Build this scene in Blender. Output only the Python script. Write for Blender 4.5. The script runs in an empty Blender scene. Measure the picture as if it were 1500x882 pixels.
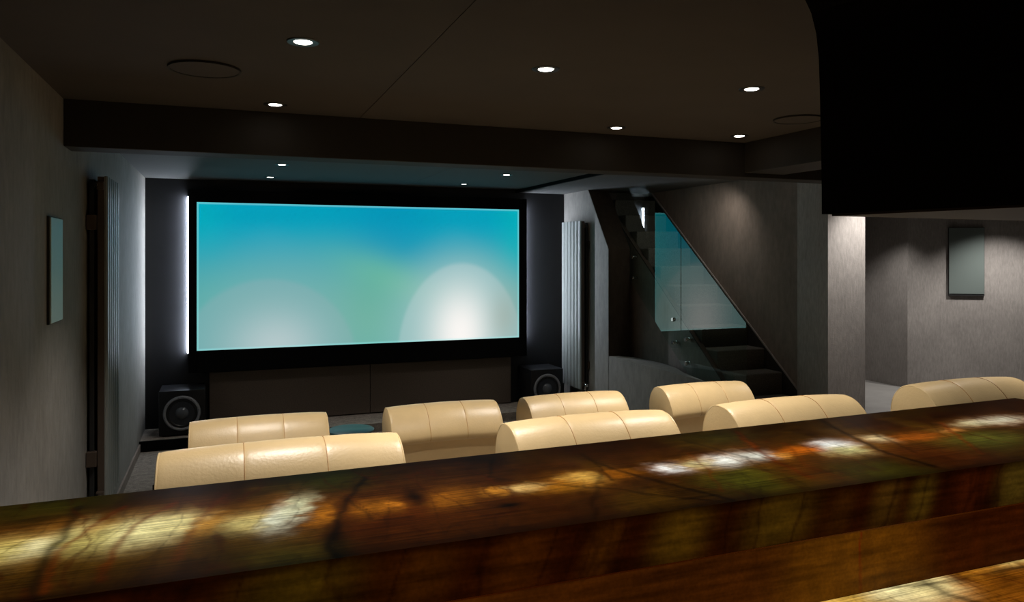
import bpy, bmesh, math, random
import numpy as np
from mathutils import Vector, Matrix

S = bpy.context.scene
C = S.collection
CAMZ = 1.69
# ---------------------------------------------------------------- camera, world, exposure
cam_d = bpy.data.cameras.new('camera')
cam_d.sensor_width = 36.0
cam_d.lens = 36.0 * 1096 / 1500
cam_d.shift_y = -67 / 1500
cam_d.clip_start = 0.02
cam = bpy.data.objects.new('camera', cam_d)
C.objects.link(cam)
cam.location = (0, 0, CAMZ)
cam.rotation_euler = (math.pi / 2, 0, -math.atan(420 / 1096))
S.camera = cam
w = bpy.data.worlds.new('world'); S.world = w; w.use_nodes = True
w.node_tree.nodes['Background'].inputs[0].default_value = (0.02, 0.018, 0.016, 1)
w.node_tree.nodes['Background'].inputs[1].default_value = 0.3
S.view_settings.view_transform = 'Standard'
S.view_settings.look = 'None'
S.view_settings.exposure = 0.0
S.view_settings.gamma = 1.0
S.view_settings.use_curve_mapping = False
# lamp powers (the lamps themselves are built by downlight() below)
SPOT_SEATS = 80.0
SPOT_FRONT = 34.0
SPOT_SIDE = 130.0
LED_STRENGTH = 92.0
SCREEN_STRENGTH = 1.0

def lin(c, g=255.0):
    return tuple(((v / g) / 12.92) if v / g <= 0.04045 else ((v / g + 0.055) / 1.055) ** 2.4 for v in c)

# ---------------------------------------------------------------- materials
def mat(name, col, rough=0.6, metal=0.0, spec=0.5, noise=None, bump=None, coat=0.0, sheen=0.0):
    """noise=(scale xyz, amount, detail) varies the colour; bump=(scale, strength)"""
    m = bpy.data.materials.new(name); m.use_nodes = True
    nt = m.node_tree; b = nt.nodes['Principled BSDF']
    c = lin(col)
    b.inputs['Base Color'].default_value = (*c, 1)
    b.inputs['Roughness'].default_value = rough
    b.inputs['Metallic'].default_value = metal
    b.inputs['Specular IOR Level'].default_value = spec
    b.inputs['Coat Weight'].default_value = coat
    b.inputs['Sheen Weight'].default_value = sheen
    tc = nt.nodes.new('ShaderNodeTexCoord')
    if noise:
        for i, (sc, amt, det) in enumerate(noise):
            mp = nt.nodes.new('ShaderNodeMapping'); mp.inputs['Scale'].default_value = sc
            nt.links.new(tc.outputs['Object'], mp.inputs[0])
            n = nt.nodes.new('ShaderNodeTexNoise'); n.inputs['Scale'].default_value = 1.0
            n.inputs['Detail'].default_value = det; n.inputs['Roughness'].default_value = 0.65
            nt.links.new(mp.outputs[0], n.inputs['Vector'])
            r = nt.nodes.new('ShaderNodeMapRange')
            r.inputs['From Min'].default_value = 0.3; r.inputs['From Max'].default_value = 0.7
            r.inputs['To Min'].default_value = 1 - amt; r.inputs['To Max'].default_value = 1 + amt
            nt.links.new(n.outputs[0], r.inputs[0])
            mx = nt.nodes.new('ShaderNodeVectorMath'); mx.operation = 'SCALE'
            if i == 0: mx.inputs[0].default_value = c
            else: nt.links.new(last.outputs[0], mx.inputs[0])
            nt.links.new(r.outputs[0], mx.inputs['Scale'])
            last = mx
        nt.links.new(last.outputs[0], b.inputs['Base Color'])
    if bump:
        n = nt.nodes.new('ShaderNodeTexNoise'); n.inputs['Scale'].default_value = bump[0]; n.inputs['Detail'].default_value = 5
        nt.links.new(tc.outputs['Object'], n.inputs['Vector'])
        bp = nt.nodes.new('ShaderNodeBump'); bp.inputs['Strength'].default_value = bump[1]; bp.inputs['Distance'].default_value = 0.004
        nt.links.new(n.outputs[0], bp.inputs['Height']); nt.links.new(bp.outputs[0], b.inputs['Normal'])
    return m

def emis(name, col, strength):
    m = bpy.data.materials.new(name); m.use_nodes = True
    b = m.node_tree.nodes['Principled BSDF']
    b.inputs['Base Color'].default_value = (0.8, 0.8, 0.8, 1)
    b.inputs['Emission Color'].default_value = (*lin(col), 1)
    b.inputs['Emission Strength'].default_value = strength
    return m

PL = [((1.6, 1.6, 1.2), 0.16, 6), ((26, 26, 9), 0.14, 4)]
M = {}
M['plaster'] = mat('grey plaster', (132, 128, 122), 0.75, spec=0.25, noise=PL, bump=(60, 0.25))
M['plaster_dark'] = mat('dark brown grey plaster', (128, 116, 107), 0.8, spec=0.2, noise=PL, bump=(60, 0.2))
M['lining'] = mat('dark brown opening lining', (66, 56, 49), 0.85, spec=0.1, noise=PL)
M['plaster_side'] = mat('pale grey wall covering', (150, 144, 139), 0.75, spec=0.25, noise=[((2.5, 2.5, 2), 0.13, 6), ((60, 60, 14), 0.16, 4)], bump=(80, 0.2))
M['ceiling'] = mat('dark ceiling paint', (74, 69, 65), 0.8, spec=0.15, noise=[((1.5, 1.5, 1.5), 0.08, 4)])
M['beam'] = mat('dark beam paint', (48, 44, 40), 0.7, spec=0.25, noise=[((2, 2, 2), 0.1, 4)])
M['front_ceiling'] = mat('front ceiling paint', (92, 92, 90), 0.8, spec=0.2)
M['screen_wall'] = mat('charcoal screen wall cloth', (27, 27, 29), 0.55, spec=0.35, noise=[((3, 3, 3), 0.1, 4)], bump=(300, 0.15))
M['fabric'] = mat('brown black fabric panel', (104, 93, 84), 0.95, spec=0.1, noise=[((90, 90, 90), 0.15, 3)])
M['black'] = mat('black velvet', (12, 12, 12), 0.9, spec=0.1)
M['box'] = mat('matt black paint', (14, 12, 11), 0.85, spec=0.12)
M['carpet'] = mat('speckled grey carpet', (138, 129, 120), 1.0, spec=0.05, noise=[((160, 160, 160), 0.5, 4), ((22, 22, 22), 0.3, 4)], bump=(260, 0.9))
M['tread'] = mat('stair carpet', (92, 88, 82), 1.0, spec=0.05, noise=[((120, 120, 120), 0.4, 4)], bump=(200, 0.8))
M['side_floor'] = mat('pale stone floor', (150, 147, 143), 0.6, spec=0.3, noise=[((3, 3, 3), 0.1, 5)])
M['leather'] = mat('cream leather', (220, 192, 142), 0.38, spec=0.5, noise=[((5, 5, 5), 0.06, 4)], bump=(110, 0.16))
M['stitch'] = mat('tan leather piping', (196, 152, 100), 0.5)
M['dark_leather'] = mat('dark brown leather', (42, 32, 26), 0.5, spec=0.3, bump=(170, 0.2))
M['sub_box'] = mat('black satin wood', (20, 20, 23), 0.4, spec=0.4)
M['rubber'] = mat('black rubber surround', (24, 24, 26), 0.4, spec=0.5)
M['cone'] = mat('dark blue grey speaker cone', (34, 38, 46), 0.3, spec=0.6)
M['ring'] = mat('satin grey metal ring', (150, 152, 158), 0.35, metal=0.5)
M['dome'] = mat('grey dust cap', (80, 84, 90), 0.25, spec=0.6)
M['radiator'] = mat('grey radiator enamel', (128, 132, 128), 0.45, spec=0.4)
M['rad_shade'] = mat('shade brown radiator collector', (74, 62, 52), 0.4, spec=0.5)  # brown stands in for shade on the unlit radiator ends
M['chrome'] = mat('chrome', (200, 198, 194), 0.15, metal=1.0)
M['grille'] = mat('grey green speaker cloth', (104, 114, 110), 0.6, spec=0.4)
M['grille_pale'] = mat('pale grey green speaker cloth', (176, 192, 186), 0.4, spec=0.5)
M['grille_edge'] = mat('dark grille edge', (30, 30, 30), 0.6)
M['lamp_rim'] = mat('black lamp rim', (20, 20, 20), 0.35, spec=0.6)
M['lamp'] = emis('lamp lens', (255, 246, 232), 14.0)
M['led'] = emis('led tape', (226, 238, 255), LED_STRENGTH)
M['wood'] = mat('dark bar carcass', (44, 32, 25), 0.5)
M['chrome_dark'] = mat('dark steel', (70, 70, 72), 0.3, metal=0.9)

def glass_mat(name, tint, ior=1.6):
    # thin sheet: lets light straight through, mirrors by Fresnel
    m = bpy.data.materials.new(name); m.use_nodes = True
    nt = m.node_tree; nt.nodes.clear()
    out = nt.nodes.new('ShaderNodeOutputMaterial'); mx = nt.nodes.new('ShaderNodeMixShader')
    tr = nt.nodes.new('ShaderNodeBsdfTransparent'); tr.inputs[0].default_value = (*tint, 1)
    gl = nt.nodes.new('ShaderNodeBsdfGlossy'); gl.inputs['Roughness'].default_value = 0.0
    gl.inputs['Color'].default_value = (0.9, 1.0, 0.98, 1)
    fr = nt.nodes.new('ShaderNodeFresnel'); fr.inputs[0].default_value = ior
    ge = nt.nodes.new('ShaderNodeNewGeometry')      # both faces' mirroring counted once, on the outer face
    inv = nt.nodes.new('ShaderNodeMath'); inv.operation = 'SUBTRACT'; inv.inputs[0].default_value = 1.0; nt.links.new(ge.outputs['Backfacing'], inv.inputs[1])
    mu = nt.nodes.new('ShaderNodeMath'); mu.operation = 'MULTIPLY'; nt.links.new(fr.outputs[0], mu.inputs[0]); nt.links.new(inv.outputs[0], mu.inputs[1])
    m2 = nt.nodes.new('ShaderNodeMath'); m2.operation = 'MULTIPLY'; m2.use_clamp = True; nt.links.new(mu.outputs[0], m2.inputs[0]); m2.inputs[1].default_value = 1.8
    nt.links.new(m2.outputs[0], mx.inputs[0]); nt.links.new(tr.outputs[0], mx.inputs[1]); nt.links.new(gl.outputs[0], mx.inputs[2])
    nt.links.new(mx.outputs[0], out.inputs[0])
    return m
M['glass'] = glass_mat('clear balustrade glass', (0.90, 0.98, 0.96), 1.62)
M['teal_reflection'] = mat('glass table top tinted by screen reflection', (80, 118, 122), 0.4, spec=0.5)  # teal reflection of the screen is painted into the base colour

def vcol_emission(name, base, strength, rough, fibre=False, spec=0.5):
    """self-lit surface (projected picture, backlit stone) whose picture and glow are painted per vertex"""
    m = bpy.data.materials.new(name); m.use_nodes = True
    nt = m.node_tree; b = nt.nodes['Principled BSDF']
    b.inputs['Base Color'].default_value = (*lin(base), 1)
    b.inputs['Roughness'].default_value = rough
    b.inputs['Specular IOR Level'].default_value = spec
    a = nt.nodes.new('ShaderNodeAttribute'); a.attribute_name = 'stone'
    out = a.outputs['Color']
    if fibre:
        tc = nt.nodes.new('ShaderNodeTexCoord')
        for sc, lo, hi, det in (((6, 230, 70), 0.6, 1.42, 5), ((34, 34, 34), 0.84, 1.16, 5), ((160, 260, 160), 0.88, 1.12, 2)):
            mp = nt.nodes.new('ShaderNodeMapping'); mp.inputs['Scale'].default_value = sc
            nt.links.new(tc.outputs['Object'], mp.inputs[0])
            n = nt.nodes.new('ShaderNodeTexNoise'); n.inputs['Scale'].default_value = 1; n.inputs['Detail'].default_value = det
            nt.links.new(mp.outputs[0], n.inputs['Vector'])
            r = nt.nodes.new('ShaderNodeMapRange'); r.inputs['From Min'].default_value = .32; r.inputs['From Max'].default_value = .68
            r.inputs['To Min'].default_value = lo; r.inputs['To Max'].default_value = hi
            nt.links.new(n.outputs[0], r.inputs[0])
            mx = nt.nodes.new('ShaderNodeVectorMath'); mx.operation = 'SCALE'
            nt.links.new(out, mx.inputs[0]); nt.links.new(r.outputs[0], mx.inputs['Scale'])
            out = mx.outputs[0]
    nt.links.new(out, b.inputs['Emission Color'])
    b.inputs['Emission Strength'].default_value = strength
    return m
M['screen'] = vcol_emission('lit projection cloth', (40, 40, 40), SCREEN_STRENGTH, 0.9, spec=0.1)
M['onyx'] = vcol_emission('backlit onyx', (8, 5, 3), 0.88, 0.35, fibre=True, spec=0.03)

# ---------------------------------------------------------------- mesh helpers
def box(bm, x0, x1, y0, y1, z0, z1, bev=0.0, seg=2):
    vs = [bm.verts.new((x, y, z)) for x in (x0, x1) for y in (y0, y1) for z in (z0, z1)]
    q = [(0, 1, 3, 2), (4, 6, 7, 5), (0, 4, 5, 1), (2, 3, 7, 6), (0, 2, 6, 4), (1, 5, 7, 3)]
    fs = [bm.faces.new([vs[i] for i in f]) for f in q]
    if bev:
        es = list({e for f in fs for e in f.edges})
        bmesh.ops.bevel(bm, geom=es, offset=bev, segments=seg, profile=0.5, affect='EDGES')
    return bm

def prism(bm, pts, axis, a, b):
    """extrude a polygon along an axis: 'x' takes (y,z), 'y' takes (x,z), 'z' takes (x,y)"""
    def P(p, t):
        return (t, p[0], p[1]) if axis == 'x' else (p[0], t, p[1]) if axis == 'y' else (p[0], p[1], t)
    A = [bm.verts.new(P(p, a)) for p in pts]; B = [bm.verts.new(P(p, b)) for p in pts]
    n = len(pts)
    bm.faces.new(A); bm.faces.new(B[::-1])
    for i in range(n):
        bm.faces.new((A[i], B[i], B[(i + 1) % n], A[(i + 1) % n]))
    return bm

def lathe(bm, prof, n=40, M4=None, cap=True):
    """prof = [(radius, height)], spun round z"""
    rings = []
    for r, h in prof:
        if r < 1e-5: rings.append([bm.verts.new((0, 0, h))])
        else: rings.append([bm.verts.new((r * math.cos(2 * math.pi * k / n), r * math.sin(2 * math.pi * k / n), h)) for k in range(n)])
    allv = [v for r in rings for v in r]
    for a, b in zip(rings, rings[1:]):
        for k in range(n):
            l = (k + 1) % n
            if len(a) == 1 and len(b) > 1: bm.faces.new((a[0], b[l], b[k]))
            elif len(b) == 1 and len(a) > 1: bm.faces.new((a[k], a[l], b[0]))
            elif len(a) > 1: bm.faces.new((a[k], a[l], b[l], b[k]))
    if cap:
        for r in (rings[0], rings[-1]):
            if len(r) > 1: bm.faces.new(r)
    if M4: bmesh.ops.transform(bm, matrix=M4, verts=allv)
    return bm

def tube(bm, pts, r, n=8):
    pts = [Vector(p) for p in pts]; rings = []
    for i, p in enumerate(pts):
        d = (pts[min(i + 1, len(pts) - 1)] - pts[max(i - 1, 0)]).normalized()
        u = d.cross(Vector((0, 0, 1)))
        if u.length < 1e-3: u = d.cross(Vector((1, 0, 0)))
        u.normalize(); v = d.cross(u)
        rings.append([bm.verts.new(p + (u * math.cos(2 * math.pi * k / n) + v * math.sin(2 * math.pi * k / n)) * r) for k in range(n)])
    for a, b in zip(rings, rings[1:]):
        for k in range(n): bm.faces.new((a[k], a[(k + 1) % n], b[(k + 1) % n], b[k]))
    bm.faces.new(rings[0]); bm.faces.new(rings[-1])
    return bm

def obj(name, bm, m, parent=None, smooth=False, origin=None):
    bmesh.ops.recalc_face_normals(bm, faces=bm.faces)
    if origin: bmesh.ops.translate(bm, verts=bm.verts, vec=-Vector(origin))
    me = bpy.data.meshes.new(name); bm.to_mesh(me); bm.free()
    me.materials.append(M[m] if isinstance(m, str) else m)
    if smooth:
        me.shade_smooth()
        if smooth != 'all': me.set_sharp_from_angle(angle=math.radians(40))
    o = bpy.data.objects.new(name, me); C.objects.link(o)
    if origin: o.location = origin
    if parent: o.parent = parent
    return o

def tag(o, label, cat, group=None):
    o['label'] = label; o['category'] = cat
    if group: o['group'] = group
    return o

def thing(name, label, cat, loc=(0, 0, 0), group=None):
    o = bpy.data.objects.new(name, None); o.empty_display_size = 0.1
    C.objects.link(o); o.location = loc
    return tag(o, label, cat, group)

def struct(name, bm, m, parent=None, **k):
    o = obj(name, bm, m, parent, **k)
    if not parent: o['kind'] = 'structure'
    return o

NB = bmesh.new
def dup(root, loc):
    r = root.copy(); C.objects.link(r); r.location = loc
    for ch in list(root.children):
        c = ch.copy(); C.objects.link(c); c.parent = r
        for g in ch.children:
            d = g.copy(); C.objects.link(d); d.parent = c
    return r

def grid_obj(name, P, col, m, parent=None):
    """P (n,m,3) positions, col (n,m,3) linear colours -> coloured sheet object"""
    n, k, _ = P.shape
    me = bpy.data.meshes.new(name)
    idx = np.arange(n * k).reshape(n, k)
    F = np.stack([idx[:-1, :-1], idx[1:, :-1], idx[1:, 1:], idx[:-1, 1:]], -1).reshape(-1, 4)
    me.from_pydata(P.reshape(-1, 3).tolist(), [], F.tolist())
    a = me.color_attributes.new('stone', 'FLOAT_COLOR', 'POINT')
    a.data.foreach_set('color', np.concatenate([col.reshape(-1, 3), np.ones((n * k, 1))], 1).astype(np.float32).ravel())
    me.materials.append(M[m]); me.shade_smooth()
    o = bpy.data.objects.new(name, me); C.objects.link(o)
    if parent: o.parent = parent
    return o
# ---------------------------------------------------------------- the room
CEIL = 2.405
XL, XR, YF, YB = -0.69, 3.56, 7.65, -1.6     # left wall, right wall face, screen wall, wall behind the bar

struct('floor', box(NB(), XL - .2, 10.2, YB, 9.2, -.12, 0), 'carpet')
bm = NB(); box(bm, 4.72, 10.0, 3.6, 8.4, 0.0, 0.012)
struct('floor_side_room', bm, 'side_floor')
bm = NB(); box(bm, XL, 4.2, YB, 3.42, 0.0, 0.25)
struct('floor_riser', bm, 'carpet')
bm = NB(); box(bm, XL, 3.5, 7.15, YF, 0, .082)
st = struct('floor_stage', bm, 'carpet')
obj('nosing', box(NB(), XL, -.13, 7.125, 7.15, 0, .09), 'black', st)

# walls
struct('wall_left', box(NB(), XL - .2, XL, YB, YF + .3, 0, CEIL + .02), 'plaster')
struct('wall_far', box(NB(), XL, XR, YF, YF + .2, 0, CEIL + .02), 'screen_wall')
struct('wall_near', box(NB(), XL, 10.0, YB - .2, YB, 0, CEIL + .02), 'plaster_dark')
bm = NB()
prism(bm, [(8.7, 0), (6.61, 0), (6.61, 1.75), (6.995, 2.29), (7.077, CEIL), (8.7, CEIL)], 'x', XR, 3.80)
w_r = struct('wall_right', bm, 'plaster')
# brown lining of the stair opening
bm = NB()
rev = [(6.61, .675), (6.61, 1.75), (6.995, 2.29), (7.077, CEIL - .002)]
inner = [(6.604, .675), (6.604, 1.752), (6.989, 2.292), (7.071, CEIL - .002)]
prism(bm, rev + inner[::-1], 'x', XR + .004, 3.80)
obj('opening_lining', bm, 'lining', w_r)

# low wall with the curved back edge at the foot of the stairs
arc = [(3.56, 6.60), (3.66, 6.58), (3.75, 6.45), (3.785, 6.2), (3.79, 5.95), (3.75, 5.7), (3.66, 5.45), (3.562, 5.0)]
bm = NB(); prism(bm, arc, 'z', 0, .675)
low = struct('wall_stair_foot', bm, 'plaster')
bm = NB(); cap = arc
prism(bm, cap, 'z', .675, .687)
obj('coping', bm, 'plaster', low)

# wall on the far side of the stairs, pier, side room
struct('wall_stairs', box(NB(), 4.40, 4.72, 4.881, 9.0, 0, CEIL + .02), 'plaster_dark')
struct('wall_pier', box(NB(), 4.37, 4.747, 4.547, 4.88, 0, CEIL + .02), 'plaster_side')
struct('wall_side_recess', box(NB(), 8.05, 8.3, 7.04, 8.3, 0, CEIL + .02), 'plaster_side')
bm = NB(); prism(bm, [(8.05, 7.04), (9.9, 5.50), (10.1, 5.7), (8.25, 7.3)], 'z', 0, CEIL + .02)
struct('wall_side_angled', bm, 'plaster_side')
struct('wall_side_far', box(NB(), 4.72, 8.05, 7.9, 8.1, 0, CEIL + .02), 'plaster_side')
struct('wall_side_end', box(NB(), 9.8, 10.0, YB, 5.6, 0, CEIL + .02), 'plaster_side')

# ceiling: backing slab with the stairwell hole, boards below it with open joints
bm = NB()
prism(bm, [(XL - .2, YB - .2), (10.2, YB - .2), (10.2, 8.4), (4.40, 8.4), (4.40, 7.29), (3.80, 7.29), (3.80, YF + .2), (XL - .2, YF + .2)], 'z', CEIL + .03, CEIL + .12)
ceil = struct('ceiling', bm, 'ceiling')
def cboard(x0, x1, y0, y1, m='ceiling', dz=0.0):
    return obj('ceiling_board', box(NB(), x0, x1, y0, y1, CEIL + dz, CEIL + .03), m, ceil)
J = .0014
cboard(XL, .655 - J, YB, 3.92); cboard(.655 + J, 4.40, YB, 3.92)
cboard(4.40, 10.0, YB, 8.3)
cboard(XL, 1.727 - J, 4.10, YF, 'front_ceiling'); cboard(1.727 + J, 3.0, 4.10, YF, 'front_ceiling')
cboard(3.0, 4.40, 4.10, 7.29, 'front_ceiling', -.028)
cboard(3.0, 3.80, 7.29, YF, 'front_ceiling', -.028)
obj('drop_edge', box(NB(), 2.97, 2.998, 4.10, YF, CEIL - .03, CEIL + .01), 'black', ceil)
# dropped beams
struct('trim_1', box(NB(), XL, 6.4, 3.92, 4.10, 2.188, CEIL + .02, .004), 'beam')['label'] = 'deep dark beam across the ceiling in front of the screen'
struct('trim_2', box(NB(), 3.086, 3.40, -.5, 3.918, 2.214, CEIL + .02, .004), 'beam')
# stairwell above the ceiling
bm = NB()
box(bm, 3.70, 3.80, 7.30, 8.9, CEIL + .12, 3.7); struct('wall_stairwell_left', bm, 'plaster')
bm = NB(); box(bm, 4.40, 4.5, 7.30, 8.9, CEIL + .12, 3.7); struct('wall_stairwell_right', bm, 'plaster')
bm = NB(); box(bm, 3.7, 4.5, 8.9, 9.0, 0, 3.7); struct('wall_stairwell_far', bm, 'plaster')
bm = NB(); box(bm, 3.7, 4.5, 7.2, 7.29, CEIL + .12, 3.7); struct('wall_stairwell_near', bm, 'plaster')
bm = NB(); box(bm, 3.7, 4.5, 7.2, 9.0, 3.7, 3.8); struct('ceiling_stairwell', bm, 'plaster')
# baseboards
struct('baseboard_left', box(NB(), XL, XL + .012, 3.42, 7.12, 0.0, .07), 'plaster_dark')

# ---------------------------------------------------------------- staircase
def nosing(y): return 1.408 + .793 * (y - 5.97)
stairs = thing('staircase', 'dark carpeted staircase climbing behind the glass balustrade', 'stairs', (4.15, 4.42, 0))
sx0, sx1 = 3.90, 4.366
def local(o, root):
    o.location = Vector(o.location) - Vector(root.location); return o
for k in range(1, 19):
    y = 5.97 + .222 * (k - 8); z = .176 * k
    bm = NB(); box(bm, sx0, sx1 if y < 4.885 else 4.398, y, y + .235, max(z - .21, 0), z, .014, 3)
    local(obj('step', bm, 'tread', stairs, smooth=True), stairs)
bm = NB()
ys = [4.25, 8.3]
prism(bm, [(4.40, 0), (8.8, 0), (8.8, 3.2), (8.3, nosing(8.3) - .15), (4.42, nosing(4.42) - .15)], 'x', 3.862, sx0 - .001)
local(obj('stringer', bm, 'plaster_dark', stairs), stairs)
bm = NB(); prism(bm, [(4.42, nosing(4.42) - .15), (8.2, nosing(8.2) - .15), (8.2, nosing(8.2) - .135), (4.42, nosing(4.42) - .135)], 'x', 3.858, 3.905)
local(obj('stringer_cap', bm, 'lining', stairs), stairs)
bm = NB(); prism(bm, [(4.882, nosing(4.882) - .3), (4.882, nosing(4.882) + .02), (7.22, nosing(7.22) + .02), (7.22, nosing(7.22) - .3)], 'x', 4.389, 4.3985)
local(obj('skirting', bm, 'beam', stairs), stairs)
bm = NB(); prism(bm, [(4.882, nosing(4.882) + .02), (4.882, nosing(4.882) + .035), (7.22, nosing(7.22) + .035), (7.22, nosing(7.22) + .02)], 'x', 4.386, 4.3985)
local(obj('skirting_edge', bm, 'plaster_side', stairs), stairs)

# glass balustrade: two panes on stand-off bolts
bal = thing('glass_balustrade', 'frameless clear glass balustrade reflecting the blue screen beside the stairs', 'balustrade', (3.81, 5.7, 0))
def pane(y0, y1):
    def top(y): return nosing(y) + .66
    def bot(y): return max(nosing(y) - .49, .03)
    pts = [(y0, bot(y0)), (y1, bot(y1))]
    if top(y1) > 2.37:
        yc = 5.97 + (2.37 - .66 - 1.408) / .793
        pts += [(y1, 2.37), (yc, 2.37)]
    else: pts += [(y1, top(y1))]
    pts += [(y0, top(y0))]
    bm = NB(); prism(bm, pts, 'x', 3.812, 3.822)
    local(obj('glass_pane', bm, 'glass', bal), bal)
pane(4.82, 5.712); pane(5.722, 6.90)
for y in (4.95, 5.635, 5.84, 6.56):
    for d in (-.20, -.41):
        z = nosing(y) + d
        bm = NB(); lathe(bm, [(.0, 0), (.017, 0), (.019, .003), (.019, .012), (.012, .015), (.012, .045), (.016, .046), (.016, .056), (0, .056)], 20, cap=False,
              M4=Matrix.Translation((3.798, y, z)) @ Matrix.Rotation(math.pi / 2, 4, 'Y'))
        local(obj('standoff_bolt', bm, 'chrome', bal, smooth=True), bal)

# ---------------------------------------------------------------- screen
scr = thing('projection_screen', 'wide cinema screen showing blurred blue, green and white light', 'screen', (1.36, 7.6, .6))
SX0, SX1, SZ0, SZ1, SY = -.247, 2.966, .803, 2.184, 7.53
fx0, fx1, fz0, fz1 = -.318, 3.052, .60, 2.30
for a_, b_ in ((fx0, SX0), (SX1, fx1)):
    local(obj('frame_side', box(NB(), a_, b_, 7.51, 7.649, fz0, fz1, .006), 'black', scr), scr)
bm = NB(); box(bm, SX0, SX1, 7.51, 7.649, SZ1, fz1, .004)
local(obj('frame_top', bm, 'black', scr), scr)
bm = NB(); box(bm, SX0, SX1, 7.51, 7.649, fz0, SZ0, .004)
local(obj('frame_bottom', bm, 'black', scr), scr)
n, k = 300, 130
U, V = np.meshgrid(np.linspace(0, 1, n), np.linspace(0, 1, k), indexing='ij')
P = np.stack([SX0 + U * (SX1 - SX0), np.full_like(U, SY), SZ0 + V * (SZ1 - SZ0)], -1)
A = lambda c: np.array(lin(c))
def sm(x): x = np.clip(x, 0, 1); return x * x * (3 - 2 * x)
asp = (SX1 - SX0) / (SZ1 - SZ0)
def mixc(c, t, col): return c * (1 - t[..., None]) + A(col) * t[..., None]
col = np.broadcast_to(A((88, 170, 168)), P.shape).copy()
col = mixc(col, sm((V - .30) / .62), (0, 158, 186))
col = mixc(col, .75 * np.exp(-((U - .56) / .14) ** 2) * sm((V - .36) / .4), (0, 146, 182))          # deeper blue, top middle
col = mixc(col, .6 * np.exp(-((U - 1.0) / .08) ** 2) * sm((V - .3) / .4), (0, 178, 184))
col = mixc(col, .5 * np.exp(-((U - .0) / .08) ** 2) * sm((V - .5) / .4), (0, 176, 188))
d = (V - (.58 - (U - .42) * .8)) / .15                                                       # diagonal green veil
col = mixc(col, .6 * np.exp(-d * d) * np.exp(-((U - .56) / .16) ** 2), (116, 190, 158))
col = mixc(col, .8 * np.exp(-((U - .5) / .13) ** 2 - ((V - .18) / .35) ** 2), (104, 176, 152))
def halo(cu, top_v, rv, colr, amp, edge=.10):
    r = np.sqrt(((U - cu) * asp) ** 2 * .9 + (V - (top_v - rv)) ** 2) / rv
    return np.clip(sm((1 - r) / edge), 0, 1) * amp * np.clip(1.25 - r * .75, 0, 1)
col = mixc(col, halo(.25, .86, .80, 0, .30, .5), (140, 180, 180))
col = mixc(col, halo(.80, .85, .80, 0, .55, .5), (150, 192, 192))
r1 = np.sqrt(((U - .20) * asp / .62) ** 2 + ((V + .12) / .62) ** 2)
col = mixc(col, .28 * sm((1 - r1) / .08), (146, 172, 180))
col = mixc(col, .72 * np.exp(-((U - .22) / .13) ** 2 - (V / .26) ** 2), (196, 208, 210))
r2 = np.sqrt(((U - .80) * asp / .50) ** 2 + ((V + .1) / .69) ** 2)
col = mixc(col, .42 * sm((1.02 - r2) / .07), (176, 202, 204))
col = mixc(col, .97 * np.exp(-(np.abs(U - .795) / .105) ** 2.0 - (np.abs(V - .04) / .36) ** 2.2), (252, 248, 244))
col = mixc(col, .40 * np.exp(-((U - .95) / .06) ** 2 - ((V - .16) / .22) ** 2), (160, 156, 138))
e = np.minimum(np.minimum(U * asp, (1 - U) * asp), np.minimum(V, 1 - V))
col = mixc(col, .35 * (e < .012), (150, 240, 240))
o = grid_obj('screen_picture', P, col, 'screen', scr); local(o, scr)

for x0, x1, lab in ((fx0 - .012, fx0 - .001, 'glowing white light strip up the left edge of the screen'), (fx1 + .001, fx1 + .009, 'glowing white light strip up the right edge of the screen')):
    z0, z1 = .775, 2.24
    root = thing('light_strip', lab, 'light', ((x0 + x1) / 2, 7.58, z0), 'light strips beside the screen')
    bm = NB(); box(bm, x0, x1, 7.612, 7.644, z0, z1); local(obj('tape', bm, 'led', root), root)
    for a_, b_ in ((z1, z1 + .008), (z0 - .008, z0)):
        local(obj('end_cap', box(NB(), x0, x1, 7.61, 7.646, a_, b_), 'chrome_dark', root), root)
# fabric panels below the frame
for x0, x1, lab in ((-.14, 1.37, 'left brown black fabric panel under the screen'), (1.375, 2.90, 'right brown black fabric panel under the screen')):
    tag(obj('acoustic_panel', box(NB(), x0, x1, 7.60, 7.648, .092, .585, .004), 'fabric'), lab, 'panel', 'acoustic panels under the screen')

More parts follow.
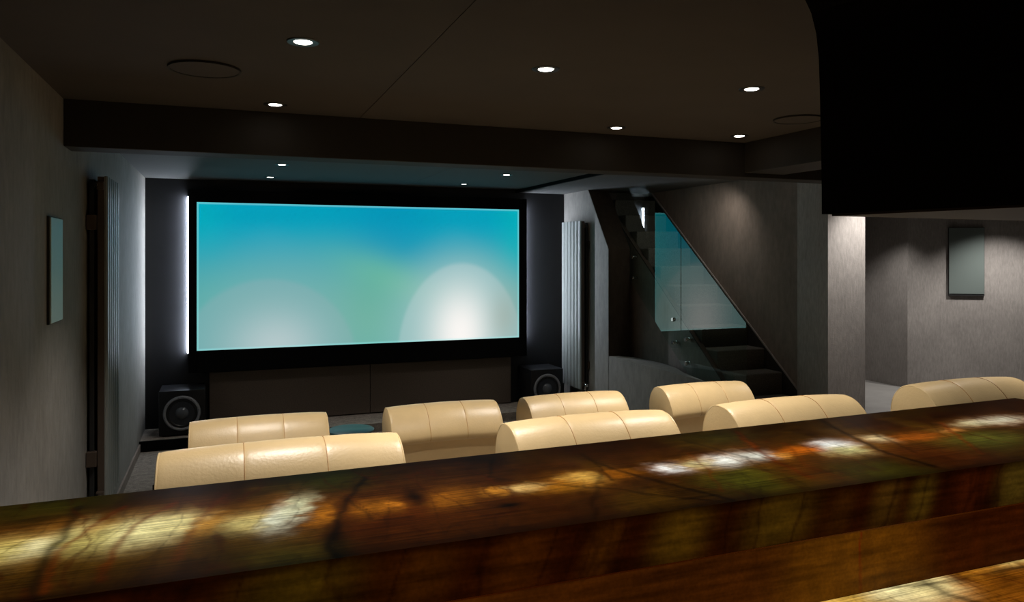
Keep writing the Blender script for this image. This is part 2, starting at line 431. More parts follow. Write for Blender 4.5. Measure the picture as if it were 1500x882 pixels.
# ---------------------------------------------------------------- subwoofers
def make_sub(label, loc, w=.375, h=.405, dp=.36, cx=None, r=.155):
    t = thing('subwoofer', label, 'speaker', loc, 'subwoofers on the stage')
    bm = NB(); box(bm, -w / 2, w / 2, 0, dp, .012, h, .006); obj('cabinet', bm, 'sub_box', t, smooth=True)
    for x in (-w / 2 + .04, w / 2 - .04):
        for y in (.04, dp - .04):
            bm = NB(); lathe(bm, [(.015, 0), (.015, .012)], 16, Matrix.Translation((x, y, 0))); obj('foot', bm, 'rubber', t)
    R = Matrix.Translation((0, 0, h / 2 + .0)) @ Matrix.Rotation(math.pi / 2, 4, 'X')
    dr = obj('driver_ring', lathe(NB(), [(r * .82, -.001), (r * .84, .012), (r * .92, .018), (r * .98, .014), (r, .004), (r, -.001)], 64, R), 'ring', t, smooth=True)
    obj('surround', lathe(NB(), [(r * .83, .001), (r * .80, .010), (r * .75, .012), (r * .70, .009), (r * .67, .0015)], 64, R), 'rubber', dr, smooth=True)
    obj('cone', lathe(NB(), [(r * .68, .006), (r * .5, .0035), (r * .36, .0015)], 64, R), 'cone', dr, smooth=True)
    obj('dust_cap', lathe(NB(), [(r * .37, .001), (r * .33, .014), (r * .22, .028), (r * .1, .034), (0, .036)], 48, R, cap=False), 'dome', dr, smooth=True)
    for a in range(8):
        q = a * math.pi / 4 + .2
        bm = NB(); lathe(bm, [(.0035, 0), (.0035, .02)], 8, R @ Matrix.Translation((r * .92 * math.cos(q), r * .92 * math.sin(q), 0)))
        obj('screw', bm, 'chrome_dark', dr)
    return t
make_sub('black subwoofer at the left end of the stage by the grey wall', (-.36, 7.27, .082))
s2 = make_sub('black subwoofer at the right end of the stage by the tall radiator', (3.17, 7.235, .082), w=.37, dp=.38)

# ---------------------------------------------------------------- radiators
def radiator(label, loc, face):
    """upright column radiator, fins along Y, face=+1 faces +X"""
    t = thing('radiator', label, 'radiator', loc, 'tall column radiators')
    n = 6; L = .48; H = 1.76; pw = L / n
    for i in range(n):
        y = i * pw
        pr = [(.005, .084), (.005, .092), (.018, .100), (pw - .018, .100), (pw - .005, .092), (pw - .005, .084)]
        bm = NB()
        pts = [(face * q[1], y + q[0]) for q in pr]
        prism(bm, pts, 'z', 0, H); obj('fin', bm, 'radiator', t)
    for za in (.03, H - .075):
        bm = NB(); box(bm, min(face * .044, face * .084), max(face * .044, face * .084), -.010, L + .006, za, za + .045, .008); obj('header_pipe', bm, 'rad_shade', t)
    bm = NB(); box(bm, min(face * .052, face * .083), max(face * .052, face * .083), .002, L - .004, .0, H - .004)
    obj('back_panel', bm, 'rad_shade', t)
    bm = NB(); box(bm, min(face * .014, face * .036), max(face * .014, face * .036), .006, L - .006, .02, H - .02)
    obj('rear_column', bm, 'grille_edge', t)
    for z in (.25, H - .25):
        bm = NB(); box(bm, min(0, face * .014), max(0, face * .05), -.02, .03, z - .04, z + .04, .003); obj('wall_bracket', bm, 'rad_shade', t)
    bm = NB(); tube(bm, [(face * .06, -.03, .05), (face * .06, -.03, -.03), (face * .03, -.03, -.09)], .008, 10); obj('supply_pipe', bm, 'chrome', t, smooth=True)
    bm = NB(); lathe(bm, [(0, 0), (.016, 0), (.018, .01), (.018, .04), (0, .045)], 16, Matrix.Translation((face * .06, -.065, .05)) @ Matrix.Rotation(-math.pi / 2, 4, 'X'), cap=False)
    obj('valve', bm, 'chrome', t, smooth=True)
    bm = NB(); lathe(bm, [(0, 0), (.012, 0), (.012, .016), (0, .018)], 16, Matrix.Translation((face * .043, -.012, H - .05)) @ Matrix.Rotation(math.pi / 2, 4, 'X'), cap=False)
    obj('bleed_plug', bm, 'chrome_dark', t, smooth=True)
    return t
radiator('tall grey column radiator seen edge on along the left wall', (XL + .001, 4.52, .355), 1)
radiator('tall pale ribbed radiator right of the screen and subwoofer', (XR - .001, 7.03, .29), -1)

# ---------------------------------------------------------------- wall speakers
t = thing('wall_speaker', 'slim grey green speaker panel on the left wall near the bar', 'speaker', (XL, 3.70, 1.405))
bm = NB(); box(bm, 0, .010, -.122, .122, -.004, .448, .002); obj('frame', bm, 'grille_edge', t)
bm = NB(); box(bm, .0095, .016, -.118, .118, 0, .444, .002); obj('grille', bm, 'grille_pale', t)
t = thing('wall_speaker', 'square-edged grey green speaker panel on the angled pale wall at right', 'speaker', (8.40, 6.749, 1.205))
t.rotation_euler = (0, 0, math.atan2(-1.54, 1.85))
bm = NB(); box(bm, -.004, .384, -.03, -.001, -.016, .828, .003); obj('frame', bm, 'grille_edge', t)
bm = NB(); box(bm, 0, .38, -.036, -.029, .008, .825, .003); obj('grille', bm, 'grille', t)

# ---------------------------------------------------------------- ceiling lamps and speakers
def downlight(label, x, y, z, power, r=.030, aim=None, blend=.7, angle=90, col=(1, .93, .85)):
    t = thing('ceiling_spotlight', label, 'spotlight', (x, y, z), 'recessed ceiling spotlights')
    obj('rim', lathe(NB(), [(r * 1.0, .002), (r * 1.05, -.003), (r * 1.7, -.004), (r * 1.8, -.001), (r * 1.8, .002)], 40), 'lamp_rim', t, smooth=True)
    obj('lens', lathe(NB(), [(0, -.0035), (r * .9, -.0035), (r * 1.0, -.001)], 32, cap=False), 'lamp', t)
    ld = bpy.data.lights.new('lamp_beam', 'SPOT'); ld.energy = power; ld.color = col
    ld.spot_size = math.radians(angle); ld.spot_blend = blend; ld.shadow_soft_size = .04
    lo = bpy.data.objects.new('lamp_beam', ld); C.objects.link(lo); lo.parent = t; lo.location = (0, 0, -.02)
    if aim: lo.rotation_euler = Vector((aim[0] - x, aim[1] - y, aim[2] - z)).to_track_quat('-Z', 'Y').to_euler()
    return t
LB = CEIL - .0
downlight('bright ceiling spotlight nearest the camera, left of centre above the seats', .243, 2.588, LB, SPOT_SEATS)
downlight('ceiling spotlight at left just in front of the deep beam', .221, 3.713, LB, SPOT_SEATS)
downlight('bright ceiling spotlight in the middle of the near ceiling', 1.149, 2.634, LB, SPOT_SEATS)
downlight('ceiling spotlight at right, nearer the hanging black box', 2.110, 2.631, LB, SPOT_SEATS)
downlight('middle ceiling spotlight just in front of the deep beam', 2.046, 3.704, LB, SPOT_SEATS)
downlight('ceiling spotlight in the corner where the two beams meet', 2.873, 3.695, LB, SPOT_SEATS)
downlight('small ceiling spotlight beyond the beam at left, nearer of two', .417, 6.15, LB, SPOT_FRONT)
downlight('small ceiling spotlight beyond the beam at left, closest to the screen', .384, 7.18, LB, SPOT_FRONT * .4)
downlight('small ceiling spotlight beyond the beam at right, nearer of two', 2.331, 6.219, LB, SPOT_FRONT)
downlight('small ceiling spotlight beyond the beam at right, closest to the screen', 2.236, 7.18, LB, SPOT_FRONT * .4, r=.024)
# lamps the side room has, out of sight behind the hanging box
downlight('ceiling spotlight in the side room before the angled wall', 8.35, 5.9, LB, SPOT_SIDE, angle=115, col=(1, .96, .92))
downlight('ceiling spotlight in the side room near the recess', 7.35, 6.9, LB, SPOT_SIDE * .5, angle=110, col=(1, .96, .92))
downlight('ceiling spotlight in the side room close to the pier', 4.72, 4.22, LB, SPOT_SIDE * .7, angle=110, col=(1, .96, .92))
downlight('added unseen spotlight behind the beam aimed at the stairs', 4.10, 5.58, CEIL - .028, 11, angle=155, blend=1, aim=(4.1, 6.2, 1.3))  # extra lamp added to light the treads and the stair wall
downlight('added unseen spotlight over the stairwell', 4.1, 8.65, 3.70, 160, angle=150)  # extra lamp added to bring out the upper steps
downlight('added unseen spotlight right of the side beam behind the hanging box', 3.80, 2.75, LB, SPOT_SEATS)  # extra lamp added to brighten the right-hand near seat

def round_speaker(label, x, y, r):
    t = thing('ceiling_speaker', label, 'speaker', (x, y, CEIL))
    obj('bezel', lathe(NB(), [(r * .95, .001), (r * .95, -.008), (r, -.009), (r * 1.01, -.001)], 64), 'beam', t, smooth=True)
    obj('grille', lathe(NB(), [(0, -.007), (r * .95, -.006)], 64, cap=False), 'ceiling', t)
round_speaker('large round flush speaker in the near ceiling at left', -.073, 3.091, .130)
round_speaker('faint round flush speaker beside the right ceiling beam', 2.80, 3.12, .125)

# ---------------------------------------------------------------- black box hung over the end of the bar
pl = [(1.412, 1.49), (1.524, 1.054), (1.55, .70), (2.40, .70), (2.40, 1.49)]
bm = NB(); rings = []
for z, d in ((1.794, 0), (1.90, .001), (2.12, .007), (2.19, .010), (2.25, .018), (2.30, .034), (2.335, .056), (2.365, .090), (2.39, .135), (CEIL, .19)):
    rings.append([bm.verts.new((x - (d if x < 2 else -d), y, z)) for x, y in pl])
for a, b in zip(rings, rings[1:]):
    for i in range(5): bm.faces.new((a[i], a[(i + 1) % 5], b[(i + 1) % 5], b[i]))
bm.faces.new(rings[0]); bm.faces.new(rings[-1])
hb = thing('hanging_cabinet', 'black box hung from the ceiling over the right end of the bar', 'cabinet', (1.9, 1.1, 1.794))
local(obj('shell', bm, 'box', hb), hb)
bm = NB(); prism(bm, [(1.43, 1.475), (1.54, 1.05), (1.565, .715), (2.385, .715), (2.385, 1.475)], 'z', 1.789, 1.7945)
local(obj('underside_panel', bm, 'wood', hb), hb)
# ---------------------------------------------------------------- backlit onyx bar
def noise2(x, y, seed=0):
    def h(i, j):
        v = np.sin(i * 127.1 + j * 311.7 + seed * 74.7) * 43758.5453
        return v - np.floor(v)
    i, j = np.floor(x), np.floor(y); fx, fy = x - i, y - j
    fx = fx * fx * (3 - 2 * fx); fy = fy * fy * (3 - 2 * fy)
    return (h(i, j) * (1 - fx) + h(i + 1, j) * fx) * (1 - fy) + (h(i, j + 1) * (1 - fx) + h(i + 1, j + 1) * fx) * fy
def fbm(x, y, seed=0, o=4):
    s = 0; a = .5
    for k in range(o): s = s + a * noise2(x * 2 ** k, y * 2 ** k, seed + k); a *= .5
    return s / (1 - .5 ** o)
def seg_dist(X, Y, p):
    D = np.full(X.shape, 9.0)
    for (ax, ay), (bx, by) in zip(p, p[1:]):
        dx, dy = bx - ax, by - ay
        t = np.clip(((X - ax) * dx + (Y - ay) * dy) / (dx * dx + dy * dy), 0, 1)
        D = np.minimum(D, np.hypot(X - ax - t * dx, Y - ay - t * dy))
    return D
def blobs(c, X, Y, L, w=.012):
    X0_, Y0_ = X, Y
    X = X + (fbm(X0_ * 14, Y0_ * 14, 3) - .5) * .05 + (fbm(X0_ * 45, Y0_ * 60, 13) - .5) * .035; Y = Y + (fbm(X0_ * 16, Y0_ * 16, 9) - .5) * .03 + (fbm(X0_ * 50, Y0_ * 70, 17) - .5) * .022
    for x, y, sx, sy, rgb, a in L:      # wider amber halo round each pale patch
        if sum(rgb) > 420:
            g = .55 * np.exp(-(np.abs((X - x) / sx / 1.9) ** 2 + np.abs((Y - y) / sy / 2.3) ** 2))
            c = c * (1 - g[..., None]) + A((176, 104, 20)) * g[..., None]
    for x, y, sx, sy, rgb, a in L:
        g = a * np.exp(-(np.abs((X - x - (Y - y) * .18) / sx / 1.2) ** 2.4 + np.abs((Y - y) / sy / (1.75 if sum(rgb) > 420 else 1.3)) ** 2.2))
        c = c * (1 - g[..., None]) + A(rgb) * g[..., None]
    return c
def veins(c, X, Y, L):
    Xd = X + (fbm(X * 22, Y * 22, 5) - .5) * .02; Yd = Y + (fbm(X * 20, Y * 20, 7) - .5) * .02
    for p, w, kind, a in L:
        g = a * np.exp(-(seg_dist(Xd, Yd, p) / (w * 1.15)) ** 2) * .8
        c = c * (1 - g[..., None]) + A((104, 40, 3) if kind else (20, 10, 4)) * g[..., None]
    # finer wandering veins of the stone itself
    c = c * (.62 + .72 * fbm(X * 22 - Y * 5, Y * 26, 91, 5))[..., None]
    n = fbm(X * 7 + Y * 1.5, Y * 2.4, 21, 5); g = .55 * np.exp(-((n - .5) / .012) ** 2)
    c = c * (1 - g[..., None]) + A((70, 26, 4)) * g[..., None]
    n = fbm(X * 13 - Y * 3, Y * 4, 31, 4); g = .35 * np.exp(-((n - .46) / .014) ** 2)
    return c * (1 - g[..., None]) + A((34, 16, 4)) * g[..., None]
TOP=[
  (-0.261, 1.465, 0.1, 0.06, (72, 66, 12), 0.8) ,
  (0.092, 1.122, 0.06, 0.07, (74, 78, 20), 0.9) ,
  (0.18, 1.443, 0.07, 0.06, (58, 58, 12), 0.8) ,
  (-0.074, 1.185, 0.2, 0.08, (92, 64, 14), 0.8) ,
  (0.95, 1.148, 0.1, 0.06, (92, 90, 18), 0.9) ,
  (1.191, 1.103, 0.09, 0.05, (84, 78, 16), 0.8) ,
  (1.606, 1.203, 0.12, 0.05, (88, 88, 28), 0.8) ,
  (1.062, 1.446, 0.08, 0.05, (66, 60, 16), 0.7) ,
  (0.674, 1.107, 0.05, 0.05, (100, 66, 12), 0.8) ,
  (0.234, 1.188, 0.13, 0.08, (92, 36, 4), 0.8) ,
  (0.396, 1.125, 0.14, 0.08, (86, 40, 4), 0.8) ,
  (1.043, 1.16, 0.06, 0.07, (110, 46, 6), 0.7) ,
  (1.415, 1.152, 0.09, 0.07, (98, 42, 8), 0.7) ,
  (-0.289, 1.247, 0.045, 0.03, (196, 178, 96), 0.9) ,
  (-0.251, 1.245, 0.022, 0.022, (226, 214, 160), 0.9) ,
  (-0.216, 1.291, 0.02, 0.03, (190, 178, 110), 0.8) ,
  (-0.157, 1.26, 0.035, 0.03, (206, 190, 110), 0.9) ,
  (-0.203, 1.235, 0.03, 0.02, (180, 165, 90), 0.8) ,
  (-0.103, 1.269, 0.04, 0.032, (236, 226, 160), 0.95) ,
  (-0.075, 1.28, 0.03, 0.026, (226, 210, 140), 0.9) ,
  (-0.03, 1.256, 0.02, 0.03, (190, 130, 40), 0.7) ,
  (0.045, 1.247, 0.04, 0.022, (216, 196, 120), 0.9) ,
  (0.092, 1.252, 0.022, 0.03, (236, 236, 206), 0.95) ,
  (0.115, 1.303, 0.016, 0.03, (206, 206, 160), 0.8) ,
  (0.149, 1.237, 0.014, 0.035, (184, 110, 24), 0.9) ,
  (0.233, 1.24, 0.03, 0.032, (140, 82, 16), 0.9) ,
  (0.258, 1.241, 0.012, 0.014, (190, 112, 28), 0.9) ,
  (0.358, 1.248, 0.035, 0.035, (150, 88, 18), 0.9) ,
  (0.44, 1.256, 0.02, 0.018, (216, 140, 44), 0.9) ,
  (0.513, 1.253, 0.03, 0.011, (240, 196, 116), 0.9) ,
  (0.628, 1.262, 0.025, 0.018, (226, 176, 80), 0.9) ,
  (0.58, 1.236, 0.05, 0.02, (170, 106, 22), 0.8) ,
  (0.715, 1.276, 0.03, 0.02, (160, 90, 14), 0.8) ,
  (0.821, 1.26, 0.024, 0.016, (248, 246, 238), 0.97) ,
  (0.891, 1.27, 0.03, 0.014, (206, 190, 130), 0.8) ,
  (0.954, 1.272, 0.034, 0.018, (244, 244, 230), 0.95) ,
  (1.03, 1.282, 0.03, 0.016, (240, 240, 222), 0.9) ,
  (1.145, 1.285, 0.045, 0.022, (196, 96, 14), 0.85) ,
  (1.081, 1.263, 0.02, 0.012, (226, 150, 60), 0.7) ,
  (1.251, 1.294, 0.033, 0.018, (248, 248, 240), 0.97) ,
  (1.251, 1.244, 0.04, 0.02, (200, 196, 130), 0.8) ,
  (1.392, 1.299, 0.03, 0.015, (232, 206, 150), 0.9) ,
  (1.497, 1.28, 0.06, 0.022, (164, 82, 18), 0.85) ,
  (1.627, 1.302, 0.03, 0.014, (206, 132, 60), 0.8) ,
  (1.754, 1.332, 0.05, 0.014, (230, 214, 160), 0.9) ,
  (1.855, 1.335, 0.06, 0.018, (240, 230, 196), 0.9) ,
]
LOW=[
  (1.045, 1.059, 0.08, 0.05, (206, 160, 60), 0.9) ,
  (1.168, 1.051, 0.06, 0.035, (246, 232, 170), 0.95) ,
  (1.231, 1.045, 0.05, 0.03, (240, 220, 150), 0.9) ,
  (0.989, 1.066, 0.05, 0.03, (226, 180, 90), 0.9) ,
  (1.388, 1.054, 0.05, 0.02, (176, 110, 26), 0.9) ,
  (1.517, 1.077, 0.07, 0.018, (236, 206, 120), 0.9) ,
]
DARK=[ (0.154, 1.112, 0.022, 0.09, 0.75),(0.308, 1.275, 0.018, 0.05, 0.9),(0.445, 1.176, 0.025, 0.012, 0.95),(-0.211, 1.41, 0.02, 0.05, 0.3),(-0.019, 1.192, 0.03, 0.06, 0.4) ]
VEINS=[
  ([(-0.226, 1.426), (-0.23, 1.317), (-0.231, 1.206), (-0.224, 1.056)], 0.008, 0, 0.9) ,
  ([(-0.16, 1.401), (-0.196, 1.304), (-0.22, 1.215), (-0.213, 1.076)], 0.006, 1, 0.8) ,
  ([(-0.081, 1.397), (-0.129, 1.294), (-0.148, 1.188), (-0.148, 1.092)], 0.006, 1, 0.8) ,
  ([(0.0, 1.404), (-0.045, 1.278), (-0.066, 1.131)], 0.006, 1, 0.5) ,
  ([(0.247, 1.418), (0.18, 1.26), (0.145, 1.102), (0.149, 1.043)], 0.007, 0, 0.9) ,
  ([(0.201, 1.289), (0.217, 1.187), (0.276, 1.181)], 0.004, 0, 0.6) ,
  ([(0.452, 1.362), (0.509, 1.294), (0.545, 1.249)], 0.003, 0, 0.7) ,
  ([(0.701, 1.425), (0.714, 1.287), (0.771, 1.15), (0.815, 1.053)], 0.006, 0, 0.9) ,
  ([(0.549, 1.257), (0.633, 1.203), (0.704, 1.135), (0.808, 1.045)], 0.004, 0, 0.7) ,
  ([(0.701, 1.353), (0.674, 1.24)], 0.003, 0, 0.7) ,
  ([(0.683, 1.298), (0.595, 1.157), (0.547, 1.068)], 0.006, 0, 0.6) ,
  ([(1.14, 1.474), (1.07, 1.314), (1.045, 1.211), (1.035, 1.116)], 0.007, 1, 0.9) ,
  ([(0.826, 1.305), (0.914, 1.245), (1.018, 1.17)], 0.004, 0, 0.6) ,
  ([(0.977, 1.445), (1.007, 1.28), (1.051, 1.208)], 0.005, 0, 0.6) ,
  ([(0.916, 1.343), (0.881, 1.222), (0.827, 1.108)], 0.004, 1, 0.5) ,
  ([(1.416, 1.503), (1.356, 1.333), (1.307, 1.193), (1.32, 1.09)], 0.007, 0, 0.9) ,
  ([(1.496, 1.516), (1.415, 1.311), (1.375, 1.185)], 0.005, 0, 0.6) ,
  ([(1.674, 1.362), (1.585, 1.246), (1.496, 1.121)], 0.006, 1, 0.8) ,
  ([(1.664, 1.326), (1.714, 1.284), (1.792, 1.239)], 0.004, 0, 0.6) ,
  ([(0.519, 1.466), (0.464, 1.334)], 0.004, 0, 0.6) ,
  ([(1.165, 1.34), (1.089, 1.194), (1.083, 1.097)], 0.005, 1, 0.5) ,
]
FASC=[ (0.087, 0.08, (80, 72, 14)),(0.268, 0.05, (74, 46, 6)),(0.417, 0.05, (84, 50, 8)),(0.557, 0.03, (90, 60, 10)),(0.703, 0.05, (104, 88, 20)),(0.907, 0.07, (96, 84, 20)),(1.046, 0.03, (70, 46, 8)),(1.153, 0.035, (88, 72, 22)),(1.243, 0.03, (98, 88, 26)),(1.377, 0.04, (84, 40, 12)),(1.503, 0.05, (98, 94, 34)) ]

BX0, BX1, BYN = XL + .002, 2.171, 1.055
def yfar(x): return 1.468 + (x - BX0) * .0206
ZT, ZF, ZL = 1.27, 1.184, 1.067
bar = thing('bar_counter', 'long raised backlit amber onyx bar in the foreground', 'bar', (.74, 1.25, .25))
n, k = 900, 130
U, V = np.meshgrid(np.linspace(0, 1, n), np.linspace(0, 1, k), indexing='ij')
X = BX0 + U * (BX1 - BX0); Y = BYN + V * (yfar(X) - BYN)
c = np.broadcast_to(A((64, 32, 5)), (n, k, 3)).copy()
m_ = fbm(X * 4, Y * 2.5, 40)
c = mixc(c, np.clip((m_ - .45) * 3, 0, .8), (48, 20, 3))
c = mixc(c, np.clip((fbm(X * 5, Y * 3, 50) - .5) * 3, 0, .6), (90, 60, 12))
c = blobs(c, X, Y, TOP); c = veins(c, X, Y, VEINS)
for x, y, sx, sy, a in DARK:
    g = a * np.exp(-(((X - x) / sx) ** 2 + ((Y - y) / sy) ** 2)); c = c * (1 - g[..., None]) + A((14, 7, 3)) * g[..., None]
c = c * (.42 + .58 * np.exp(-(np.abs(Y - 1.28) / .105) ** 2.4))[..., None]      # glow of an unbuilt lamp run under the slab, painted into the colour
c = c * (1 - .55 * np.exp(-((Y - BYN) / .022) ** 2) - .35 * sm((V - .82) / .18))[..., None]      # darker along the near edge and towards the far edge
top = grid_obj('onyx_top', np.stack([X, Y, np.full_like(X, ZT)], -1), c, 'onyx', bar); local(top, bar)
# mitred fascia facing the camera
Uf, Vf = np.meshgrid(np.linspace(0, 1, 900), np.linspace(0, 1, 30), indexing='ij')
X = BX0 + Uf * (BX1 - BX0); Z = ZT - Vf * (ZT - ZF)
c = np.broadcast_to(A((50, 22, 3)), X.shape + (3,)).copy()
for x, w_, rgb in FASC:
    g = .85 * np.exp(-np.abs((X - x + (Vf - .5) * .03) / w_) ** 2.5 - ((Vf - .5) / .55) ** 4)
    c = c * (1 - g[..., None]) + A(rgb) * g[..., None]
c = mixc(c, .5 * np.exp(-((fbm(X * 14 + Vf * .4, Z * 4, 61, 4) - .5) / .03) ** 2), (30, 10, 3))
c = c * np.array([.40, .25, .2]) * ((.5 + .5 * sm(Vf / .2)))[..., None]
o = grid_obj('onyx_fascia', np.stack([X, np.full_like(X, BYN), Z], -1), c, 'onyx', bar); local(o, bar)
bm = NB(); box(bm, BX0, BX1, BYN - .0006, BYN + .004, ZF - .002, ZF + .0005); local(obj('joint', bm, 'stitch', bar), bar)
# riser panel down to the low worktop
Uf, Vf = np.meshgrid(np.linspace(0, 1, 700), np.linspace(0, 1, 40), indexing='ij')
X = BX0 + Uf * (BX1 - BX0); Z = ZF - .002 - Vf * (ZF - ZL - .002)
c = np.broadcast_to(A((64, 36, 5)), X.shape + (3,)).copy()
c = mixc(c, .8 * np.exp(-((X - 1.08) / .17) ** 4), (96, 66, 8)); c = mixc(c, .5 * np.exp(-((X - .1) / .2) ** 2), (78, 54, 8))
c = mixc(c, .8 * sm((X - 1.27) / .06), (52, 20, 2))
c = mixc(c, .35 * sm((fbm(X * 9, Z * 5, 71) - .45) * 5), (52, 28, 4))
c = mixc(c, .7 * np.exp(-((X - 1.093 + (fbm(X * 3, Z * 40, 5) - .5) * .01) / .0022) ** 2), (96, 26, 4))
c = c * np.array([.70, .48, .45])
o = grid_obj('onyx_panel', np.stack([X, np.full_like(X, BYN + .003), Z], -1), c, 'onyx', bar); local(o, bar)
bm = NB(); prism(bm, [(BX0, BYN + .01), (BX1 - .006, BYN + .01), (BX1 - .006, yfar(BX1) - .004), (BX0, yfar(BX0) - .004)], 'z', ZF - .01, ZT - .002)
local(obj('slab_core', bm, 'wood', bar), bar)
bm = NB(); prism(bm, [(BX0, BYN + .02), (BX1 - .03, BYN + .02), (BX1 - .03, 1.44), (BX0, 1.44)], 'z', .25, ZF - .01)
local(obj('carcass', bm, 'wood', bar), bar)
bm = NB()
prism(bm, [(BX1 - .006, BYN), (BX1, BYN), (BX1, yfar(BX1) - .001), (BX0, yfar(BX0) - .001), (BX0, yfar(BX0) - .004), (BX1 - .006, yfar(BX1) - .004)], 'z', ZF - .002, ZT - .0005)
local(obj('slab_edge', bm, 'wood', bar), bar)
# low worktop
wt = thing('worktop', 'low backlit amber onyx worktop below the raised bar', 'worktop', (.74, .8, .25))
n, k = 600, 120
U, V = np.meshgrid(np.linspace(0, 1, n), np.linspace(0, 1, k), indexing='ij')
X = BX0 + U * (BX1 - BX0); Y = .55 + V * (BYN + .002 - .55)
c = np.broadcast_to(A((120, 66, 10)), (n, k, 3)).copy()
c = mixc(c, np.clip((fbm(X * 4, Y * 3, 80) - .45) * 4, 0, .8), (60, 24, 3))
c = blobs(c, X, Y, LOW); c = veins(c, X, Y, [([(1.25, 1.07), (1.24, 1.0), (1.28, .9)], .01, 0, .8), ([(1.15, 1.06), (1.3, 1.035), (1.5, 1.03)], .006, 0, .8), ([(.95, 1.06), (1.0, 1.0), (1.1, .95)], .006, 1, .6)])
o = grid_obj('onyx_top', np.stack([X, Y, np.full_like(X, ZL)], -1), c, 'onyx', wt); local(o, wt)
bm = NB(); box(bm, BX0, BX1, .55, BYN + .015, ZL - .04, ZL - .001); local(obj('slab_edge', bm, 'wood', wt), wt)
bm = NB(); box(bm, BX0, BX1 - .02, .60, BYN + .015, .25, ZL - .04); local(obj('carcass', bm, 'wood', wt), wt)

# ---------------------------------------------------------------- leather recliners
def headrest(W, parent):
    """rolled leather head pad: a closed section swept across the width, with two sunk seams"""
    # section (y, z) from the back seam over the ridge to the front underside; z measured from the ridge
    key = [(-.146, -.172), (-.163, -.152), (-.152, -.110), (-.118, -.058), (-.068, -.016), (-.014, 0), (.040, -.006), (.082, -.042), (.104, -.09), (.108, -.15), (.098, -.21), (.06, -.245), (-.02, -.235), (-.10, -.195)]
    # densify by Catmull-Rom
    pts = []
    m = len(key)
    for i in range(m):
        p0, p1, p2, p3 = (np.array(key[(i + q) % m]) for q in (-1, 0, 1, 2))
        for t in (0, .25, .5, .75):
            pts.append(.5 * ((2 * p1) + (-p0 + p2) * t + (2 * p0 - 5 * p1 + 4 * p2 - p3) * t * t + (-p0 + 3 * p1 - 3 * p2 + p3) * t ** 3))
    pts = np.array(pts); cen = pts.mean(0)
    nx = 64
    xs = np.concatenate([np.linspace(-1, 1, nx), np.array([-1 / 3, 1 / 3]) - .012, np.array([-1 / 3, 1 / 3]), np.array([-1 / 3, 1 / 3]) + .012, [-.985, -.992, -.997, .985, .992, .997]])
    xs = np.unique(np.round(xs, 4))
    bm = NB(); rings = []
    rnd = random.Random(int(W * 1000))
    for u in xs:
        edge = 1 - abs(u)
        round_ = math.sqrt(max(0, 1 - max(0, 1 - edge / .05) ** 2))
        s = .955 + .045 * round_
        g = sum(math.exp(-((u - q) / .014) ** 2) for q in (-1 / 3, 1 / 3))
        belly = math.cos((((u + 1) * 1.5) % 1 - .5) * math.pi) * .0045
        s2 = s + belly - .010 * g
        crown = -.009 * abs(u) ** 2.2
        x = u * W / 2
        ring = []
        for j, p in enumerate(pts):
            q = cen + (p - cen) * s2
            ring.append(bm.verts.new((x, q[0], q[1] + crown )))
        rings.append(ring)
    mm = len(pts)
    for a, b in zip(rings, rings[1:]):
        for j in range(mm): bm.faces.new((a[j], a[(j + 1) % mm], b[(j + 1) % mm], b[j]))
    for sgn, r in ((-1, rings[0]), (1, rings[-1])):
        cv = bm.verts.new((sgn * (W / 2 + .004), cen[0], cen[1]))
        for j in range(mm): bm.faces.new((r[j], r[(j + 1) % mm], cv))
    pad = obj('headrest', bm, 'leather', parent, smooth='all')
    # piping round both ends and stitched seams
    for sgn in (-1, 1):
        bm = NB(); loop = [(sgn * (W / 2 - .003), *(cen + (p - cen) * .972)) for p in pts[0:44]]
        tube(bm, [(a, b, cc - .009) for a, b, cc in loop], .0035, 6)
        obj('piping', bm, 'leather', pad, smooth=True)
    for q in (-1 / 3, 1 / 3):
        bm = NB(); loop = [(q * W / 2, *(cen + (p - cen) * (.990 + .0035))) for p in pts[0:40]]
        tube(bm, loop, .0014, 5)
        obj('seam', bm, 'stitch', pad, smooth=True)
    return pad

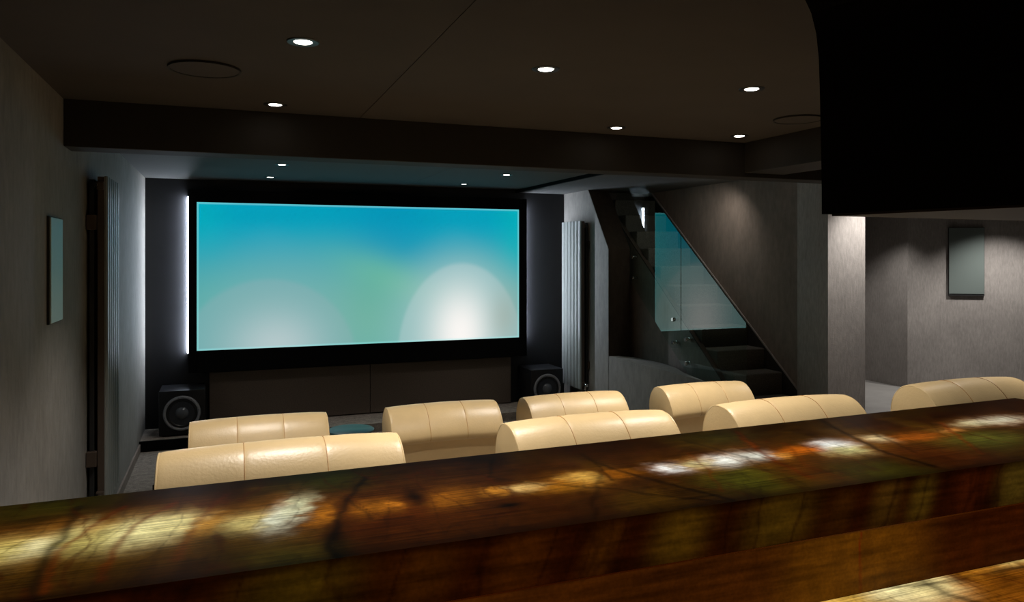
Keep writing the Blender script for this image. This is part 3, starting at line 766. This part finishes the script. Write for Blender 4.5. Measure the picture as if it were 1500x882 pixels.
def recliner(label, x, y, z0, ztop, W=.62, aw=.075, cream=(False, False), group=None, shell=-.006):
    t = thing('recliner', label, 'armchair', (x, y, z0), group)
    H = ztop - z0
    pad = headrest(W, t); pad.location = (0, 0.012, H)
    # backrest body: leans back, closed behind
    bw = W / 2 - .012
    bm = NB()
    prism(bm, [(-.118, H - .165), (.05, .16), (.20, .16), (.22, .42), (.075, H - .20), (.02, H - .19)], 'x', -bw, bw)
    bmesh.ops.bevel(bm, geom=list(bm.edges), offset=.014, segments=3, affect='EDGES')
    obj('backrest', bm, 'leather', t, smooth=True)
    bm = NB()
    prism(bm, [(.03, H - .09), (.075, .12), (.21, .12), (.21, .42), (.085, H - .11)], 'x', -W / 2 - shell, W / 2 + max(shell, -.006) * (shell < 0))
    bmesh.ops.bevel(bm, geom=list(bm.edges), offset=.01, segments=2, affect='EDGES')
    obj('side_shell', bm, 'dark_leather', t, smooth=True)
    bm = NB(); box(bm, -bw + .01, bw - .01, .16, .74, .26, .43, .04, 4); obj('seat_cushion', bm, 'leather', t, smooth=True)
    bm = NB(); box(bm, -bw + .01, bw - .01, .742, .80, .08, .40, .022, 4); obj('footrest', bm, 'leather', t, smooth=True)
    bm = NB(); box(bm, -bw, bw, .02, .72, .0, .25, .01); obj('base', bm, 'dark_leather', t, smooth=True)
    for sgn, cr in ((-1, cream[0]), (1, cream[1])):
        x0, x1 = sorted((sgn * (W / 2 + .016), sgn * (W / 2 + aw)))
        bm = NB(); box(bm, x0, x1, .12, .70, 0, .53, .016, 3); arm = obj('armrest', bm, 'dark_leather', t, smooth=True)
        bm = NB()
        if cr: prism(bm, [(.10, .53), (.70, .53), (.70, .572), (.14, .572), (.13, .60), (.10, .60)], 'x', x0, x1); bmesh.ops.bevel(bm, geom=list(bm.edges), offset=.008, segments=3, affect='EDGES')
        else: box(bm, x0, x1, .10, .71, .525, .575, .018, 4)
        obj('arm_pad', bm, 'leather' if cr else 'dark_leather', arm, smooth=True)
    return t
YA, YBk = 2.37, 4.0
gA, gB = 'cream recliners in the near row', 'cream recliners in the far row'
recliner('near-row cream leather recliner at far left, widest against the bar edge', .168, YA, .25, 1.125, W=.70, aw=.07, shell=.016, group=gA)
recliner('near-row cream leather recliner in the middle, second from the left', 1.20, YA, .25, 1.125, group=gA)
recliner('near-row cream leather recliner third from the left, before the stair foot', 2.068, YA, .25, 1.125, group=gA)
recliner('near-row cream leather recliner cut off by the right edge', 3.055, YA, .25, 1.14, group=gA)
recliner('far-row cream leather recliner at far left, near the left subwoofer', .165, YBk, 0, .874, W=.66, shell=.014, group=gB)
recliner('far-row cream leather recliner second from left, plain back in shade', 1.12, YBk, 0, .874, aw=.08, cream=(False, True), group=gB)
recliner('far-row cream leather recliner third from left, in front of the right subwoofer', 1.915, YBk, 0, .874, aw=.08, cream=(True, False), group=gB)
recliner('far-row cream leather recliner at the right, before the curved low wall', 2.82, YBk, 0, .88, group=gB)

# round glass topped side table between two far-row seats
t = thing('side_table', 'round glass topped side table between two far-row recliners', 'table', (.80, 5.15, 0))
obj('table_top', lathe(NB(), [(0, .49), (.15, .49), (.155, .495), (.155, .503), (.15, .507), (0, .507)], 56, cap=False), 'teal_reflection', t, smooth=True)
obj('pole', lathe(NB(), [(.018, .01), (.018, .492)], 20), 'chrome_dark', t, smooth=True)
obj('base', lathe(NB(), [(0, 0), (.12, 0), (.12, .008), (.03, .016), (0, .016)], 40, cap=False), 'chrome_dark', t, smooth=True)
